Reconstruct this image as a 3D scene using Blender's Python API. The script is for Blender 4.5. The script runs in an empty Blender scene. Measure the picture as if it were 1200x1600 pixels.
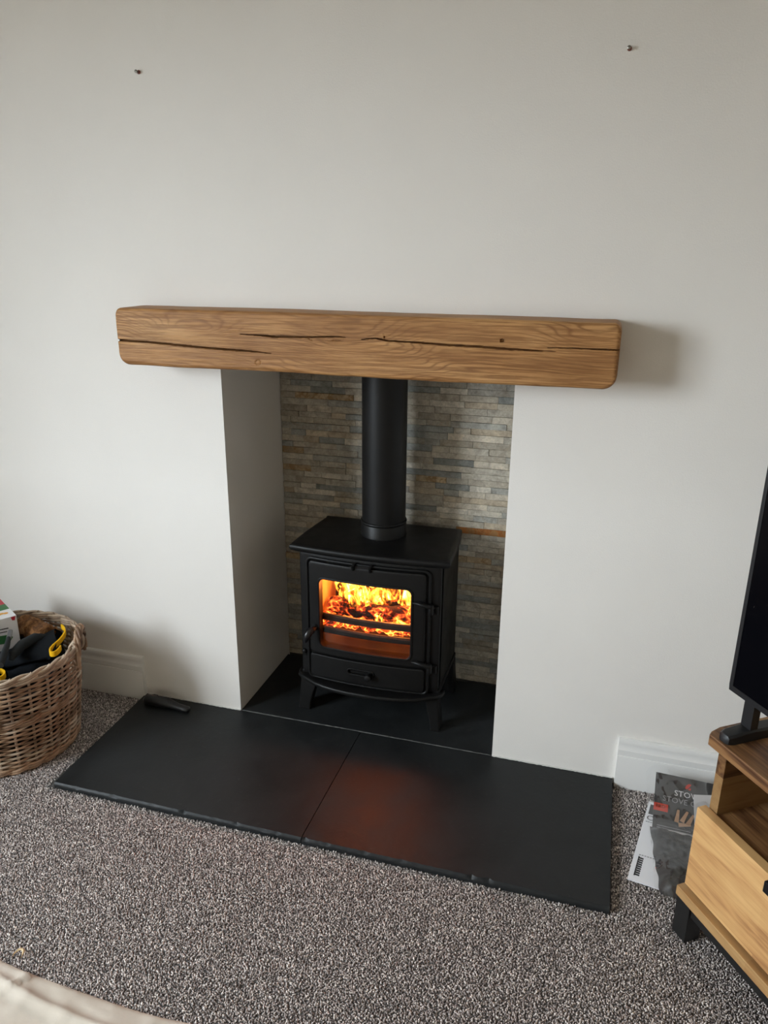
import bpy, bmesh, math, random
import numpy as np
from mathutils import Vector, Matrix, noise
random.seed(7); rng = np.random.default_rng(7)
C = bpy.context.scene.collection
S = bpy.context.scene

# ---------------------------------------------------------------- camera
PITCH, YAW, ROLL = 0.326277, 0.282737, 0.008261
fw = Vector((-math.sin(YAW)*math.cos(PITCH), math.cos(YAW)*math.cos(PITCH), -math.sin(PITCH)))
rt = fw.cross(Vector((0, 0, 1))).normalized(); up = rt.cross(fw)
r2 = rt*math.cos(ROLL)+up*math.sin(ROLL); u2 = up*math.cos(ROLL)-rt*math.sin(ROLL)
cd = bpy.data.cameras.new('camera'); cam = bpy.data.objects.new('camera', cd); C.objects.link(cam)
cam.matrix_world = Matrix(((r2.x, u2.x, -fw.x, 1.12035), (r2.y, u2.y, -fw.y, -2.08491), (r2.z, u2.z, -fw.z, 1.53338), (0, 0, 0, 1)))
cd.sensor_fit = 'VERTICAL'; cd.sensor_height = 32; cd.lens = 1197.03/1600*32; cd.clip_start = .02
S.camera = cam

# ---------------------------------------------------------------- sky, lights, exposure
SKY = 33.5
FIRE_W = 12.0
w = bpy.data.worlds.new('overcast_sky'); S.world = w; w.use_nodes = True
w.node_tree.nodes['Background'].inputs[0].default_value = (.83, .925, 1.0, 1)
w.node_tree.nodes['Background'].inputs[1].default_value = SKY
ROOM = dict(x0=-1.75, x1=2.75, y0=-4.2, z1=2.45)
WIN = dict(y0=-3.15, y1=-1.7, z0=.72, z1=2.25)
pl = bpy.data.lights.new('window_portal', 'AREA'); pl.shape = 'RECTANGLE'
pl.size = WIN['z1']-WIN['z0']; pl.size_y = WIN['y1']-WIN['y0']; pl.cycles.is_portal = True
po = bpy.data.objects.new('window_portal', pl); C.objects.link(po)
po.location = (ROOM['x0']-.12, (WIN['y0']+WIN['y1'])/2, (WIN['z0']+WIN['z1'])/2); po.rotation_euler = (0, -math.pi/2, 0)   # faces +x
vs = S.view_settings
S.display_settings.display_device = 'sRGB'
vs.view_transform = 'Standard'; vs.look = 'None'; vs.gamma = 1; vs.use_curve_mapping = False
vs.exposure = 0.0
S.cycles.use_denoising = True
S.cycles.max_bounces = 10; S.cycles.diffuse_bounces = 6; S.cycles.transparent_max_bounces = 24
S.cycles.sample_clamp_indirect = 6

# ---------------------------------------------------------------- materials
class NT:
    def __init__(s, name, rough=.5, base=(.5, .5, .5), spec=.5, metal=0):
        s.m = bpy.data.materials.new(name); s.m.use_nodes = True; s.t = s.m.node_tree
        s.b = s.t.nodes['Principled BSDF']; s.o = s.t.nodes['Material Output']
        s.b.inputs['Base Color'].default_value = (*base, 1); s.b.inputs['Roughness'].default_value = rough
        s.b.inputs['Specular IOR Level'].default_value = spec; s.b.inputs['Metallic'].default_value = metal
    def n(s, typ, ins=None, **kw):
        q = s.t.nodes.new('ShaderNode'+typ)
        for k, v in kw.items(): setattr(q, k, v)
        for k, v in (ins or {}).items():
            if isinstance(v, bpy.types.NodeSocket): s.t.links.new(v, q.inputs[k])
            else: q.inputs[k].default_value = v
        return q
    def link(s, a, b): s.t.links.new(a, b)
    def coord(s, scale=(1, 1, 1), kind='Object', rot=(0, 0, 0)):
        c = s.n('TexCoord'); return s.n('Mapping', {'Vector': c.outputs[kind], 'Scale': scale, 'Rotation': rot}).outputs[0]
    def noise(s, vec, scale, detail=4, rough=.55, dist=0):
        return s.n('TexNoise', {'Vector': vec, 'Scale': scale, 'Detail': detail, 'Roughness': rough, 'Distortion': dist}).outputs[0]
    def ramp(s, fac, stops, interp='LINEAR'):
        q = s.n('ValToRGB', {'Fac': fac}); e = q.color_ramp.elements; q.color_ramp.interpolation = interp
        while len(e) < len(stops): e.new(.5)
        for i, (p, c) in enumerate(stops): e[i].position = p; e[i].color = (*c, 1) if len(c) == 3 else c
        return q.outputs[0]
    def mix(s, fac, a, b, blend='MIX'):
        return s.n('MixRGB', {'Fac': fac, 'Color1': a, 'Color2': b}, blend_type=blend).outputs[0]
    def math(s, op, a, b=0.0, clamp=False):
        return s.n('Math', {0: a, 1: b}, operation=op, use_clamp=clamp).outputs[0]
    def color(s, c): s.link(c, s.b.inputs['Base Color']); return s
    def rough(s, c): s.link(c, s.b.inputs['Roughness']); return s
    def bump(s, h, strength=.2, dist=.002):
        q = s.n('Bump', {'Height': h, 'Strength': strength, 'Distance': dist}); s.link(q.outputs[0], s.b.inputs['Normal']); return s

def g(r, gg=None, b=None):      # sRGB 0-255 to linear
    f = lambda v: (v/255/12.92) if v/255 <= .04045 else ((v/255+.055)/1.055)**2.4
    return (f(r), f(r if gg is None else gg), f(r if b is None else b))

def m_wall():
    n = NT('white_emulsion', .7, spec=.3); v = n.coord()
    n.color(n.ramp(n.noise(v, 3, 6), [(.3, (.79, .762, .722)), (.7, (.815, .787, .747))]))
    return n.bump(n.math('ADD', n.noise(v, 260, 3), n.math('MULTIPLY', n.noise(v, 9, 4), 1.6)), .18, .003).m
def m_plain(name, c, rough=.5, spec=.5, metal=0, bump=None):
    n = NT(name, rough, c, spec, metal)
    if bump: n.bump(n.noise(n.coord(), bump[0], 4), bump[1], .002)
    return n.m
def m_slate():
    n = NT('black_slate', .5, spec=.25); v = n.coord()
    a = n.noise(v, 7, 8, .6, .4); b = n.noise(v, 60, 6, .6)
    n.color(n.mix(n.ramp(b, [(.62, (0, 0, 0)), (.78, (.35, .35, .35))]), n.ramp(a, [(.3, (.011, .012, .0125)), (.7, (.021, .023, .024))]), (.06, .06, .058, 1)))
    n.rough(n.ramp(a, [(.3, (.42,)*3), (.75, (.58,)*3)]))
    return n.bump(n.math('ADD', n.noise(v, 12, 8, .6, .6), n.math('MULTIPLY', b, .25)), .35, .004).m
def m_iron():
    n = NT('matt_black_stove_paint', .5, (.006, .0057, .0055), .26); v = n.coord()
    n.rough(n.ramp(n.noise(v, 14, 5), [(.3, (.40,)*3), (.7, (.52,)*3)]))
    return n.bump(n.noise(v, 420, 2), .12, .0006).m
def m_oak():
    n = NT('rustic_oak', .55, spec=.3); v = n.coord()
    # growth rings: a distance field stretched along the beam, swirling round knots
    big = n.noise(n.coord((1.2, 6, 6)), 1.6, 3, .5, .3)
    sep = n.n('SeparateXYZ', {0: v})
    ring = n.math('ADD', n.math('MULTIPLY', sep.outputs[2], 2.2), n.math('MULTIPLY', sep.outputs[1], 1.3))
    knots = None
    for (kx, kz, kr) in ((.48, 1.313, .10), (-.0, 1.325, .07), (1.06, 1.335, .06), (.19, 1.245, .02)):
        d = n.n('VectorMath', {0: n.n('VectorMath', {0: v, 1: (kx, -.14, kz)}, operation='SUBTRACT').outputs[0], 1: (.55, 1, 1.6)}, operation='MULTIPLY').outputs[0]
        l = n.n('VectorMath', {0: d}, operation='LENGTH').outputs['Value']
        f = n.math('MULTIPLY', n.math('POWER', 2.718, n.math('MULTIPLY', n.math('MULTIPLY', l, l), -1/(kr*kr))), kr*1.5)
        knots = f if knots is None else n.math('ADD', knots, f)
    field = n.math('ADD', n.math('ADD', ring, knots), n.math('MULTIPLY', big, .28))
    fr = n.math('SINE', n.math('MULTIPLY', field, 290))
    fr = n.math('MULTIPLY_ADD', fr, .5); fr.node.inputs[2].default_value = .5
    fine = n.noise(n.coord((7, 260, 260)), 1.0, 5, .65)
    blot = n.noise(n.coord((2.2, 9, 9)), 1.5, 4)
    base = n.ramp(blot, [(.3, g(150, 105, 62)), (.5, g(178, 131, 82)), (.72, g(196, 152, 101))])
    dark = n.math('MULTIPLY', n.math('POWER', fr, 4.0), n.ramp(n.noise(n.coord((3, 12, 12)), 1.3, 3), [(.35, (.1,)*3), (.65, (.85,)*3)]))
    c = n.mix(n.math('MULTIPLY', dark, .85), base, (*g(104, 66, 34), 1))
    c = n.mix(n.ramp(fine, [(.42, (.75,)*3), (.56, (0,)*3)]), c, (*g(126, 84, 46), 1))
    n.color(c)
    return n.bump(n.math('ADD', n.math('MULTIPLY', fine, .8), n.math('MULTIPLY', dark, -.5)), .35, .002).m
def m_cabinet(rot, dark=1.0):
    # acacia strips: tone per strip from a brick texture, grain along the strip
    n = NT('acacia_veneer', .45, spec=.35)
    v = n.coord((1, 1, 1), rot=rot)
    br = n.n('TexBrick', {'Vector': v, 'Color1': (0, 0, 0, 1), 'Color2': (1, 1, 1, 1), 'Mortar': (.5, .5, .5, 1), 'Scale': 1.0, 'Mortar Size': 0.0, 'Bias': 0.0, 'Brick Width': .34, 'Row Height': .075})
    br.offset = .37
    tone = br.outputs['Color']
    grain = n.noise(n.n('Mapping', {'Vector': v, 'Scale': (4, 70, 70)}).outputs[0], 1.2, 6, .62, .5)
    wide = n.noise(n.n('Mapping', {'Vector': v, 'Scale': (3, 14, 14)}).outputs[0], 1.4, 3, .5, .8)
    f = n.math('ADD', n.math('MULTIPLY', n.math('SUBTRACT', tone, .6), .30), n.math('ADD', n.math('MULTIPLY', grain, .5), n.math('MULTIPLY', wide, .55)))
    k = dark  # scales the veneer colour down, used to put shade into it
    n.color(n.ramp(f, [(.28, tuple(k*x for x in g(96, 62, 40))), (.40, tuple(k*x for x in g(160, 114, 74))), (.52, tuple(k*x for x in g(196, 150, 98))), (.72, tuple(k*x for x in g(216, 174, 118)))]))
    return n.bump(grain, .12, .001).m
def m_stone():
    n = NT('split_face_quartzite', .75, spec=.3); v = n.coord()
    oi = n.n('ObjectInfo'); col = oi.outputs['Color']; rnd = oi.outputs['Random']
    off = n.n('VectorMath', {0: v, 1: n.n('CombineXYZ', {0: n.math('MULTIPLY', rnd, 37.0), 1: rnd, 2: n.math('MULTIPLY', rnd, 91.0)}).outputs[0]}, operation='ADD').outputs[0]
    a = n.noise(off, 26, 6, .65, .5); b = n.noise(off, 140, 5, .65)
    c = n.mix(1, col, n.ramp(a, [(.3, (.62, .61, .6)), (.55, (1, 1, 1)), (.75, (1.25, 1.22, 1.16))]), 'MULTIPLY')
    c = n.mix(1, c, n.ramp(b, [(.3, (.78,)*3), (.7, (1.15,)*3)]), 'MULTIPLY')
    rust = n.math('MULTIPLY', n.ramp(n.noise(off, 38, 5, .6, 1.2), [(.50, (0,)*3), (.60, (1,)*3)]), oi.outputs['Alpha'], True)
    c = n.mix(1, c, (1.22, 1.2, 1.17, 1), 'MULTIPLY')
    n.color(n.mix(n.math('MULTIPLY', rust, .75), c, (*g(138, 106, 68), 1)))
    return n.bump(n.math('ADD', a, n.math('MULTIPLY', b, .5)), .55, .004).m
def m_wicker(name, c0, c1):
    n = NT(name, .55, spec=.35); rnd = n.n('ObjectInfo').outputs['Random']
    f = n.math('ADD', n.math('MULTIPLY', n.noise(n.coord((1, 1, 1)), 16, 4, .6), .75), n.math('MULTIPLY', rnd, .3))
    n.color(n.ramp(f, [(.3, c0), (.72, c1)]))
    return n.bump(n.noise(n.coord(), 300, 3), .3, .001).m
def m_cloth(name, c, sc=900, st=.3, c2=None):
    n = NT(name, .9, c, .15); v = n.coord()
    if c2: n.color(n.ramp(n.noise(v, 6, 5, .6), [(.35, c), (.7, c2)]))
    return n.bump(n.noise(v, sc, 3), st, .001).m
def m_emit(name, build):
    n = NT(name); build(n); return n.m
def m_flame():
    n = NT('flame'); v = n.coord()
    z = n.n('SeparateXYZ', {0: v}).outputs[2]
    lw = n.n('LayerWeight', {'Blend': .5}).outputs['Facing']
    nz = n.noise(n.coord((1.1, 1, .42)), 30, 2.5, .5, 1.6)
    core = n.math('SUBTRACT', 1.0, lw)
    heat = n.math('MULTIPLY', n.math('POWER', core, 1.3), n.ramp(nz, [(.36, (.0,)*3), (.50, (.35,)*3), (.66, (1,)*3)]))
    col = n.ramp(heat, [(0, (1, .14, .008)), (.2, (1, .32, .02)), (.5, (1, .50, .05)), (1, (1, .68, .18))])
    em = n.n('Emission', {'Color': col, 'Strength': n.math('MULTIPLY_ADD', heat, 11.0)}); em.inputs[1].links[0].from_node.inputs[2].default_value = .35
    mx = n.n('MixShader', {0: n.math('MULTIPLY', n.ramp(heat, [(.02, (0,)*3), (.4, (1,)*3)]), .92), 1: n.n('BsdfTransparent').outputs[0], 2: em.outputs[0]})
    n.link(mx.outputs[0], n.o.inputs[0]); return n.m
def m_ember(name, strength, lo, hi, scale):
    n = NT(name, .95, (.012, .009, .008), .1); v = n.coord()
    vo = n.n('TexVoronoi', {'Vector': n.n('Mapping', {'Vector': v, 'Scale': (.55, 1, 1)}).outputs[0], 'Scale': scale}, feature='DISTANCE_TO_EDGE').outputs['Distance']
    a = n.noise(v, 24, 5, .65, .8)
    crack = n.math('MULTIPLY', n.ramp(vo, [(0, (1,)*3), (.16, (.05,)*3)]), n.ramp(a, [(lo, (0,)*3), (hi, (1,)*3)]))
    glow = n.math('ADD', crack, n.math('MULTIPLY', n.ramp(a, [(lo+.06, (0,)*3), (hi+.08, (1,)*3)]), .45))
    n.link(n.ramp(glow, [(0, (1, .05, .008)), (.5, (1, .12, .015)), (1, (1, .30, .04))]), n.b.inputs['Emission Color'])
    n.link(n.math('MULTIPLY', glow, strength), n.b.inputs['Emission Strength'])
    return n.bump(n.math('ADD', vo, a), .8, .006).m
def m_glass(name, tint, refl):
    n = NT(name); fc = n.n('LayerWeight', {'Blend': .5}).outputs['Facing']
    fr = n.math('MULTIPLY_ADD', n.math('POWER', fc, 5.0), .92); fr.node.inputs[2].default_value = .06
    mx = n.n('MixShader', {0: n.math('MULTIPLY', fr, refl, True), 1: n.n('BsdfTransparent', {'Color': (*tint, 1)}).outputs[0], 2: n.n('BsdfGlossy', {'Color': (1, 1, 1, 1), 'Roughness': .05}).outputs[0]})
    n.link(mx.outputs[0], n.o.inputs[0]); return n.m
def m_carpet():
    n = NT('carpet_yarn', .95, spec=.1); a = n.n('VertexColor', layer_name='tint').outputs[0]
    n.color(a); return n.m

M = dict(wall=m_wall(), trim=m_plain('white_gloss_paint', (.80, .795, .775), .35, .5, 0, (40, .05)), ceil=m_plain('ceiling_paint', (.70, .665, .60), .9), taupe=m_plain('sand_paint', (.66, .575, .46), .8),
    slate=m_slate(), iron=m_iron(), oak=m_oak(), stone=m_stone(), grout=m_plain('stone_adhesive', (.07, .066, .06), .95),
    cab_u=m_cabinet((math.pi/2, 0, 0)), cab_top_shaded=m_cabinet((0, 0, 0), .6), cab_z_shaded=m_cabinet((math.pi/2, math.pi/2, 0), .45), cab_e=m_cabinet((math.pi/2, 0, 0), .68), cab_in_shaded=m_cabinet((0, 0, 0), .6),  # top, side and interior copies carry shade in their colour; cab_e is just darker
    black=m_plain('black_metal', (.012, .012, .012), .4), gloss=m_plain('black_gloss_plastic', (.006, .006, .007), .3), screen=m_plain('switched_off_screen', (.002, .002, .003), .12, .2),
    satin=m_plain('black_satin_plastic', (.008, .008, .009), .45), chrome=m_plain('polished_edge', (.5, .5, .5), .25, .5, 1),
    wick=m_wicker('grey_brown_willow', g(92, 66, 48), g(182, 150, 122)), wick2=m_wicker('pale_willow', g(120, 98, 80), g(200, 180, 158)),
    fabric=m_cloth('black_fabric', (.0045, .006, .008), 700, .4), gfab=m_cloth('grey_fabric', (.026, .029, .031), 700, .4), yellow=m_cloth('yellow_binding', g(232, 178, 24), 900, .2),
    bark=NT('x').m, paper=m_plain('white_paper', (.78, .78, .80), .6, .3), sheet=m_cloth('cream_cotton_dust_sheet', g(190, 179, 165), 60, .5, g(206, 196, 183)),
    ink=m_plain('black_ink', (.02, .02, .022), .6), inkg=m_plain('grey_ink', (.16, .16, .17), .6), white=m_plain('white_ink', (.72, .72, .72), .5), greyw=m_plain('silver_ink', (.30, .30, .31), .5), red=m_plain('red_ink', g(196, 58, 42), .5),
    green=m_plain('green_ink', g(52, 110, 62), .5), orange=m_plain('orange_ink', g(222, 160, 60), .5), crim=m_plain('crimson_ink', g(178, 34, 54), .5), tan=m_plain('tan_ink', g(176, 140, 112), .6),
    card=m_plain('charcoal_card', (.05, .05, .052), .35), metal=m_plain('grey_steel', (.16, .16, .165), .4, .5, .6), plast=m_glass('clear_film', (.97, .97, .97), 1.7), glass=m_glass('stove_glass', (.93, .9, .87), .9), pane=m_glass('window_glass', (.97, .98, .97), 1),
    brick=m_plain('vermiculite', g(190, 150, 100), .9, .2, 0, (60, .4)), flame=m_flame(), ember=m_ember('ember_bed', 5.0, .38, .58, 70), logm=m_ember('charred_log', 3.4, .44, .66, 55),
    screw=m_plain('zinc_screw', (.3, .29, .27), .35, .5, .9), plug=m_plain('brown_plug', g(120, 62, 48), .5), seal=m_plain('pale_sealant', (.62, .61, .58), .6), mortar=m_plain('grey_mortar', (.13, .13, .125), .9),
    carpet=m_carpet(), under=m_plain('carpet_backing', (.10, .094, .09), 1, .1), shav=m_plain('pale_wood', g(214, 190, 150), .7), ground=m_plain('paving', (.15, .14, .125), 1), hole=m_plain('screw_hole', (.01, .01, .01), .8))
def _bark():
    n = NT('split_log', .85, spec=.2); v = n.coord((1, 1, 1)); a = n.noise(v, 45, 6, .7, .6)
    n.color(n.ramp(a, [(.3, g(58, 38, 24)), (.5, g(124, 84, 50)), (.68, g(176, 130, 84))])); return n.bump(a, .8, .01).m
M['bark'] = _bark()

# ---------------------------------------------------------------- mesh helpers
class MB:
    def __init__(s): s.v = []; s.f = []
    def add(s, v, f):
        o = len(s.v); s.v += [tuple(p) for p in v]; s.f += [tuple(i+o for i in q) for q in f]; return s
    def box(s, x0, x1, y0, y1, z0, z1):
        return s.add([(x, y, z) for z in (z0, z1) for y in (y0, y1) for x in (x0, x1)],
                     [(0, 2, 3, 1), (4, 5, 7, 6), (0, 1, 5, 4), (2, 6, 7, 3), (0, 4, 6, 2), (1, 3, 7, 5)])
    def loops(s, L, close=True, cap0=False, cap1=False):
        n = len(L[0]); v = [p for l in L for p in l]; f = []
        for i in range(len(L)-1):
            for j in range(n if close else n-1):
                k = (j+1) % n; f.append((i*n+j, i*n+k, (i+1)*n+k, (i+1)*n+j))
        if cap0: f.append(tuple(range(n))[::-1])
        if cap1: f.append(tuple(range((len(L)-1)*n, len(L)*n)))
        return s.add(v, f)
    def tube(s, path, rad, n=8, caps=True, flat=1.0, roll=0.0):
        P = [Vector(p) for p in path]; R = rad if hasattr(rad, '__len__') else [rad]*len(P); L = []; ref = None
        for i, p in enumerate(P):
            t = (P[min(i+1, len(P)-1)]-P[max(i-1, 0)]).normalized()
            if ref is None: ref = Vector((0, 0, 1)) if abs(t.z) < .9 else Vector((1, 0, 0))
            a = t.cross(ref).normalized(); b = a.cross(t).normalized(); ref = b
            L.append([p+(a*math.cos(q+roll)*flat+b*math.sin(q+roll))*R[i] for q in [2*math.pi*k/n for k in range(n)]])
        return s.loops(L, True, caps, caps)
    def ring(s, pts_path, rad, n=6):           # closed tube
        P = [Vector(p) for p in pts_path]; m = len(P); L = []
        for i, p in enumerate(P):
            t = (P[(i+1) % m]-P[i-1]).normalized(); a = t.cross(Vector((0, 0, 1))).normalized(); b = a.cross(t)
            r = rad[i] if hasattr(rad, '__len__') else rad
            L.append([p+(a*math.cos(q)+b*math.sin(q))*r for q in [2*math.pi*k/n for k in range(n)]])
        L.append(L[0]); return s.loops(L)
    def lathe(s, prof, c, n=40, axis='z'):
        L = []
        for (r, h) in prof:
            l = []
            for k in range(n):
                a = 2*math.pi*k/n; x, y = r*math.cos(a), r*math.sin(a)
                l.append({'z': (c[0]+x, c[1]+y, c[2]+h), 'y': (c[0]+x, c[1]+h, c[2]-y), 'x': (c[0]+h, c[1]+x, c[2]+y)}[axis])
            L.append(l)
        return s.loops(L, True, True, True)
    def grid(s, fn, nu, nv):
        return s.add([fn(i/nu, j/nv) for i in range(nu+1) for j in range(nv+1)],
                     [(i*(nv+1)+j, (i+1)*(nv+1)+j, (i+1)*(nv+1)+j+1, i*(nv+1)+j+1) for i in range(nu) for j in range(nv)])
    def map(s, fn): s.v = [tuple(fn(*p)) for p in s.v]; return s
    def xf(s, mat): s.v = [tuple(mat @ Vector(p)) for p in s.v]; return s

def build(name, mb, mat, parent=None, smooth=40, bevel=0, seg=2, label=None, kind=None, fix=True):
    base = Vector(parent.get('_b', (0, 0, 0))) if parent is not None else Vector((0, 0, 0))
    me = bpy.data.meshes.new(name)
    me.from_pydata([tuple(Vector(p)-base) for p in mb.v], [], mb.f); me.materials.append(mat); me.update()
    if fix:
        bm = bmesh.new(); bm.from_mesh(me); bmesh.ops.remove_doubles(bm, verts=bm.verts, dist=1e-6)
        bmesh.ops.recalc_face_normals(bm, faces=bm.faces); bm.to_mesh(me); bm.free()
    if smooth:
        me.shade_smooth(); me.set_sharp_from_angle(angle=math.radians(smooth))
    o = bpy.data.objects.new(name, me); C.objects.link(o)
    if parent is not None: o.parent = parent; o['_b'] = tuple(base)
    if bevel:
        b = o.modifiers.new('bevel', 'BEVEL'); b.width = bevel; b.segments = seg; b.limit_method = 'ANGLE'; b.angle_limit = math.radians(35); b.harden_normals = False
    if label: o['label'] = label
    if kind: o['kind'] = kind
    return o
def thing(name, label, cat, base=(0, 0, 0), rotz=0, group=None, local=False):
    o = bpy.data.objects.new(name, None); o.empty_display_size = .05; C.objects.link(o)
    o.location = base; o.rotation_euler = (0, 0, rotz); o['_b'] = (0, 0, 0) if local else tuple(base)
    o['label'] = label; o['category'] = cat
    if group: o['group'] = group
    return o
def tag(o, label, cat, group=None, kind=None):
    o['label'] = label; o['category'] = cat
    if group: o['group'] = group
    if kind: o['kind'] = kind
    return o
def struct(name, mb, mat, **k): return build(name, mb, mat, kind='structure', **k)
def text_mb(s, size, mat4):
    cu = bpy.data.curves.new('t', 'FONT'); cu.body = s; cu.size = size; cu.resolution_u = 2; cu.extrude = .0
    o = bpy.data.objects.new('t', cu); C.objects.link(o)
    me = bpy.data.meshes.new_from_object(o.evaluated_get(bpy.context.evaluated_depsgraph_get()))
    mb = MB().add([mat4 @ v.co for v in me.vertices], [tuple(p.vertices) for p in me.polygons])
    bpy.data.objects.remove(o); bpy.data.meshes.remove(me); bpy.data.curves.remove(cu); return mb
def frame4(o, x, y):
    x = Vector(x).normalized(); y = Vector(y); y = (y-x*y.dot(x)).normalized(); z = x.cross(y)
    return Matrix(((x.x, y.x, z.x, o[0]), (x.y, y.y, z.y, o[1]), (x.z, y.z, z.z, o[2]), (0, 0, 0, 1)))
def rrect(x0, x1, z0, z1, r, ns=18, nc=6):
    P = []
    cs = [(x1-r, z0+r, -90), (x1-r, z1-r, 0), (x0+r, z1-r, 90), (x0+r, z0+r, 180)]
    for i, (cx, cz, a0) in enumerate(cs):
        for k in range(nc+1):
            a = math.radians(a0+90*k/nc); P.append((cx+r*math.cos(a), cz+r*math.sin(a)))
        nx, nz, na = cs[(i+1) % 4]; a = math.radians(na); e = (nx+r*math.cos(a), nz+r*math.sin(a)); b = P[-1]
        for k in range(1, ns): P.append((b[0]+(e[0]-b[0])*k/ns, b[1]+(e[1]-b[1])*k/ns))
    return P
def panel(mb, out, inn, yf, yb, bv=.003, rid=None):
    """ring (or solid) plate in the xz plane: out/inn = (x0,x1,z0,z1,r); front at yf, back at yb, soft front edges"""
    x0, x1, z0, z1, r = out
    O = rrect(*out); O2 = rrect(x0+bv, x1-bv, z0+bv, z1-bv, max(r-bv, 1e-4))
    L = [[(a, yb, b) for a, b in O], [(a, yf+bv, b) for a, b in O], [(a, yf+bv*.3, b) for a, b in rrect(x0+bv*.3, x1-bv*.3, z0+bv*.3, z1-bv*.3, max(r-bv*.3, 1e-4))], [(a, yf, b) for a, b in O2]]
    if inn:
        a0, a1, b0, b1, q = inn
        I2 = rrect(a0-bv, a1+bv, b0-bv, b1+bv, q+bv); I = rrect(*inn)
        for t in (.12, .3, .5, .7, .88): L += [[(a+(c-a)*t, yf, b+(d-b)*t) for (a, b), (c, d) in zip(O2, I2)]]
        L += [[(a, yf, b) for a, b in I2], [(a, yf+bv, b) for a, b in I], [(a, yb, b) for a, b in I], L[0]]
        mb.loops(L)
    else:
        h = (z1-z0)/2-1e-3; zm = (z0+z1)/2
        I = rrect(x0+bv*2+r*.3, x1-bv*2-r*.3, zm-.0005, zm+.0005, .0004)
        L += [[(a, yf, b) for a, b in I]]
        L = [[(a, yb, b) for a, b in I]]+L
        mb.loops(L, True, True, True)
    return mb

# ---------------------------------------------------------------- structure
W, B, HZ = .88, .4376, .0147
X0, X1, Y0, ZC = ROOM['x0'], ROOM['x1'], ROOM['y0'], ROOM['z1']
mb = MB().box(X0-.2, 0, 0, B+.2, -.02, ZC).box(W, X1+.1, 0, B+.2, -.02, ZC).box(0, W, 0, B+.2, 1.27, ZC)
wb = struct('wall_back', mb, M['wall'], smooth=0)
wr = struct('wall_recess', MB().box(0, W, B-.004, B+.2, -.02, 1.27), M['grout'], smooth=0)
q = WIN
struct('wall_left', MB().box(X0-.2, X0, q['y1'], 0, -.02, ZC).box(X0-.2, X0, Y0-.2, q['y0'], -.02, ZC).box(X0-.2, X0, q['y0'], q['y1'], -.02, q['z0']).box(X0-.2, X0, q['y0'], q['y1'], q['z1'], ZC), M['wall'], smooth=0)
struct('wall_right', MB().box(X1, X1+.1, Y0-.2, 0, -.02, ZC), M['taupe'], smooth=0)
struct('ceiling', MB().box(X0-.2, X1+.1, Y0-.2, B+.2, ZC, ZC+.1), M['ceil'], smooth=0)
struct('floor', MB().box(X0-.2, X1+.1, Y0-.2, B+.2, -.12, -.004), M['under'], smooth=0)
struct('wall_front', MB().box(X0-.2, X1+.1, Y0-.2, Y0, -.02, ZC), M['taupe'], smooth=0)
xa, xb = X0-.16, X0-.1; ym = (q['y0']+q['y1'])/2
wn = struct('window_1', MB().box(xa, xb, q['y0'], q['y1'], q['z0'], q['z0']+.05).box(xa, xb, q['y0'], q['y1'], q['z1']-.05, q['z1']).box(xa, xb, q['y0'], q['y0']+.05, q['z0']+.05, q['z1']-.05).box(xa, xb, q['y1']-.05, q['y1'], q['z0']+.05, q['z1']-.05).box(xa, xb, ym-.025, ym+.025, q['z0']+.05, q['z1']-.05), M['trim'], smooth=0)
build('window_sill', MB().box(X0-.1, X0+.08, q['y0']-.05, q['y1']+.05, q['z0']-.03, q['z0']), M['trim'], wn, smooth=0, bevel=.004)
struct('ground', MB().box(-80, 80, -80, 80, -.5, -.4), M['ground'], smooth=0)

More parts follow.
